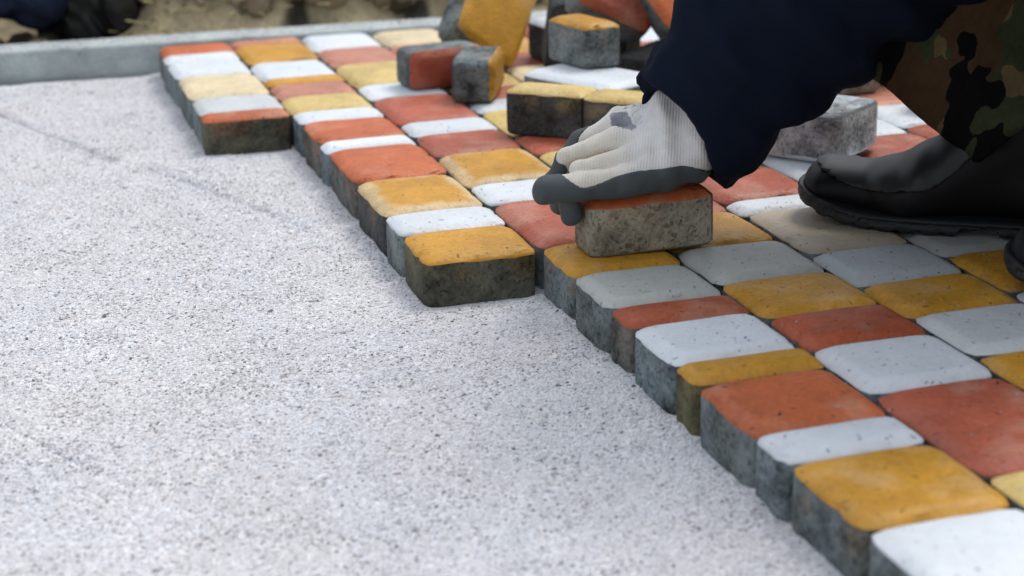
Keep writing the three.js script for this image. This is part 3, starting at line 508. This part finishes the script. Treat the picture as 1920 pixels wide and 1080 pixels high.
// ------------------------------------------------------------------ behind the kerb
{ // heap of earth and dry litter
  const g = new THREE.PlaneGeometry(3.4, 1.9, 260, 150); g.rotateX(-Math.PI / 2); g.translate(0.5, 0, -2.36);
  const p = g.attributes.position;
  for (let i = 0; i < p.count; i++) { const x = p.getX(i), z = p.getZ(i), front = smooth(-1.41, -1.52, z); const n = fbm3(x * 5, 2, z * 5, 4), m = fbm3(x * 16, 5, z * 16, 3), rid = Math.abs(fbm3(x * 9, 8, z * 9, 3) - 0.5) * 2; p.setY(i, 0.035 + front * (0.02 + 0.10 * Math.exp(-Math.pow((x - 0.22) / 0.20, 2)) - 0.05 * smooth(0.08, -0.05, x) + 0.16 * (n - 0.42) + 0.09 * (m - 0.5) - 0.06 * rid)); }
  g.computeVertexNormals();
  const C = new Float32Array(p.count * 3); for (let i = 0; i < p.count; i++) { const x = p.getX(i), z = p.getZ(i), t = fbm3(x * 14, 30, z * 14, 4), u = fbm3(x * 11 + 9, 50, z * 8, 3), dk = smooth(0.52, 0.60, u); const a = lerp(0.40 + 0.7 * (t - 0.5), 0.03, dk); C.set([a * 0.80, a * 0.66, a * 0.40], i * 3); }
  g.setAttribute('color', new THREE.BufferAttribute(C, 3)); const uv = g.attributes.uv; for (let i = 0; i < p.count; i++) uv.setXY(i, p.getX(i) / TILE, p.getZ(i) / TILE);
  const m = new THREE.Mesh(g, new THREE.MeshStandardMaterial({ vertexColors: true, roughness: 1, bumpMap: bodyBump, bumpScale: 0.006 })); m.castShadow = m.receiveShadow = true;
  structure(m, 'earth_bank', 'bank of tan earth and dry litter behind the kerb', 'earth');
  // clods and straw
  const r = rng(404), ray = (x, z) => { const front = smooth(-1.41, -1.52, z), n = fbm3(x * 5, 2, z * 5, 4), mm = fbm3(x * 16, 5, z * 16, 3), rid = Math.abs(fbm3(x * 9, 8, z * 9, 3) - 0.5) * 2; return 0.035 + front * (0.02 + 0.10 * Math.exp(-Math.pow((x - 0.22) / 0.20, 2)) - 0.05 * smooth(0.08, -0.05, x) + 0.16 * (n - 0.42) + 0.09 * (mm - 0.5) - 0.06 * rid); };
  const big = (q) => 0.004 + 0.036 * Math.pow(q, 3.2);
  const cg = new THREE.IcosahedronGeometry(1, 1); { const pp = cg.attributes.position; for (let i = 0; i < pp.count; i++) { const s = 0.7 + 0.6 * vnoise3(pp.getX(i) * 2 + 5, pp.getY(i) * 2, pp.getZ(i) * 2); pp.setXYZ(i, pp.getX(i) * s, pp.getY(i) * s * 0.75, pp.getZ(i) * s); } cg.computeVertexNormals(); }
  const clods = new THREE.InstancedMesh(cg, new THREE.MeshStandardMaterial({ roughness: 1 }), 1500), sg = new THREE.CylinderGeometry(0.0016, 0.0012, 1, 4), straw = new THREE.InstancedMesh(sg, new THREE.MeshStandardMaterial({ roughness: 0.9 }), 1400);
  const mt = new THREE.Matrix4(), q = new THREE.Quaternion(), e = new THREE.Euler(), c = new THREE.Color();
  for (let i = 0; i < 1500; i++) { const x = lerp(0.0, 1.1, r()), z = lerp(-1.47, -2.3, Math.pow(r(), 1.4)), s = big(r()); e.set(r() * 6, r() * 6, r() * 6); mt.compose(V(x, ray(x, z) + s * 0.3, z), q.setFromEuler(e), V(s, s, s)); clods.setMatrixAt(i, mt); const a = r() < 0.3 ? 0.05 + 0.07 * r() : 0.20 + 0.22 * r(); clods.setColorAt(i, c.setRGB(a * 0.8, a * 0.63, a * 0.40)); }
  for (let i = 0; i < 1400; i++) { const x = lerp(-0.1, 1.0, r()), z = lerp(-1.46, -2.2, r()), l = 0.03 + 0.07 * r(); e.set(1.57 + 0.6 * (r() - 0.5), r() * 6.28, 0, 'YXZ'); mt.compose(V(x, ray(x, z) + 0.008, z), q.setFromEuler(e), V(1, l, 1)); straw.setMatrixAt(i, mt); const a = 0.3 + 0.35 * r(); straw.setColorAt(i, c.setRGB(a, a * 0.85, a * 0.45)); }
  clods.name = 'earth_clods'; clods.userData = { kind: 'stuff', label: 'brown clods of earth strewn over the bank', category: 'clods' };
  straw.name = 'dry_straw'; straw.userData = { kind: 'stuff', label: 'dry straw and stalks strewn over the bank', category: 'straw' };
  clods.castShadow = straw.castShadow = true; scene.add(clods, straw);
}
{ // bunched dark blue cloth and a black sack dropped behind the kerb
  const bunch = (seed, n, cx, cz, wx, wz, hy, rr) => {
    const r = rng(seed), c = []; for (let i = 0; i < n; i++) { const x = cx + (r() - 0.5) * wx, z = cz + (r() - 0.5) * wz, y = 0.03 + hy * r(), a = (r() - 0.5) * 1.6 + 1.2, l = 0.06 + 0.09 * r(); c.push([[x, y, z, rr * (0.6 + 0.6 * r())], [x + l * Math.cos(a), y + l * Math.sin(a) * 0.8, z + (r() - 0.5) * 0.1, rr * (0.35 + 0.5 * r())]]); }
    const f = (x, y, z) => { let d = 9; for (const [p, q] of c) d = smin(d, cap3(x, y, z, p, q), 0.018); if (Math.abs(d) < 0.04) d += 0.07 * Math.abs(fbm3(x * 16 + y * 9, y * 10, z * 16, 3) - 0.5) - 0.012 + 0.008 * (fbm3(x * 50, y * 26, z * 50, 2) - 0.5); return Math.max(d, 0.028 - y); };
    const g = sdfMesh(f, [cx - wx / 2 - 0.14, 0.02, cz - wz / 2 - 0.14], [cx + wx / 2 + 0.2, 0.32, cz + wz / 2 + 0.12], 0.007); g.translate(-cx, -0.03, -cz); return g;
  };
  const t = thing('crumpled_cloth', 'crumpled dark blue cloth heaped behind the kerb', 'cloth'); t.position.set(-0.30, 0.03, -1.60);
  part('cloth', bunch(21, 34, -0.30, -1.60, 0.36, 0.22, 0.14, 0.030), new THREE.MeshPhysicalMaterial({ color: new THREE.Color().setRGB(0.010, 0.017, 0.042), roughness: 0.7, specularIntensity: 0.5 }), t);
  const k = thing('black_sack', 'black plastic sack slumped between the blue cloth and the earth bank', 'sack'); k.position.set(-0.08, 0.03, -1.62);
  part('sack', bunch(33, 18, -0.08, -1.62, 0.16, 0.20, 0.14, 0.036), new THREE.MeshPhysicalMaterial({ color: new THREE.Color().setRGB(0.006, 0.007, 0.007), roughness: 0.5 }), k);
}

renderer.render(scene, camera);
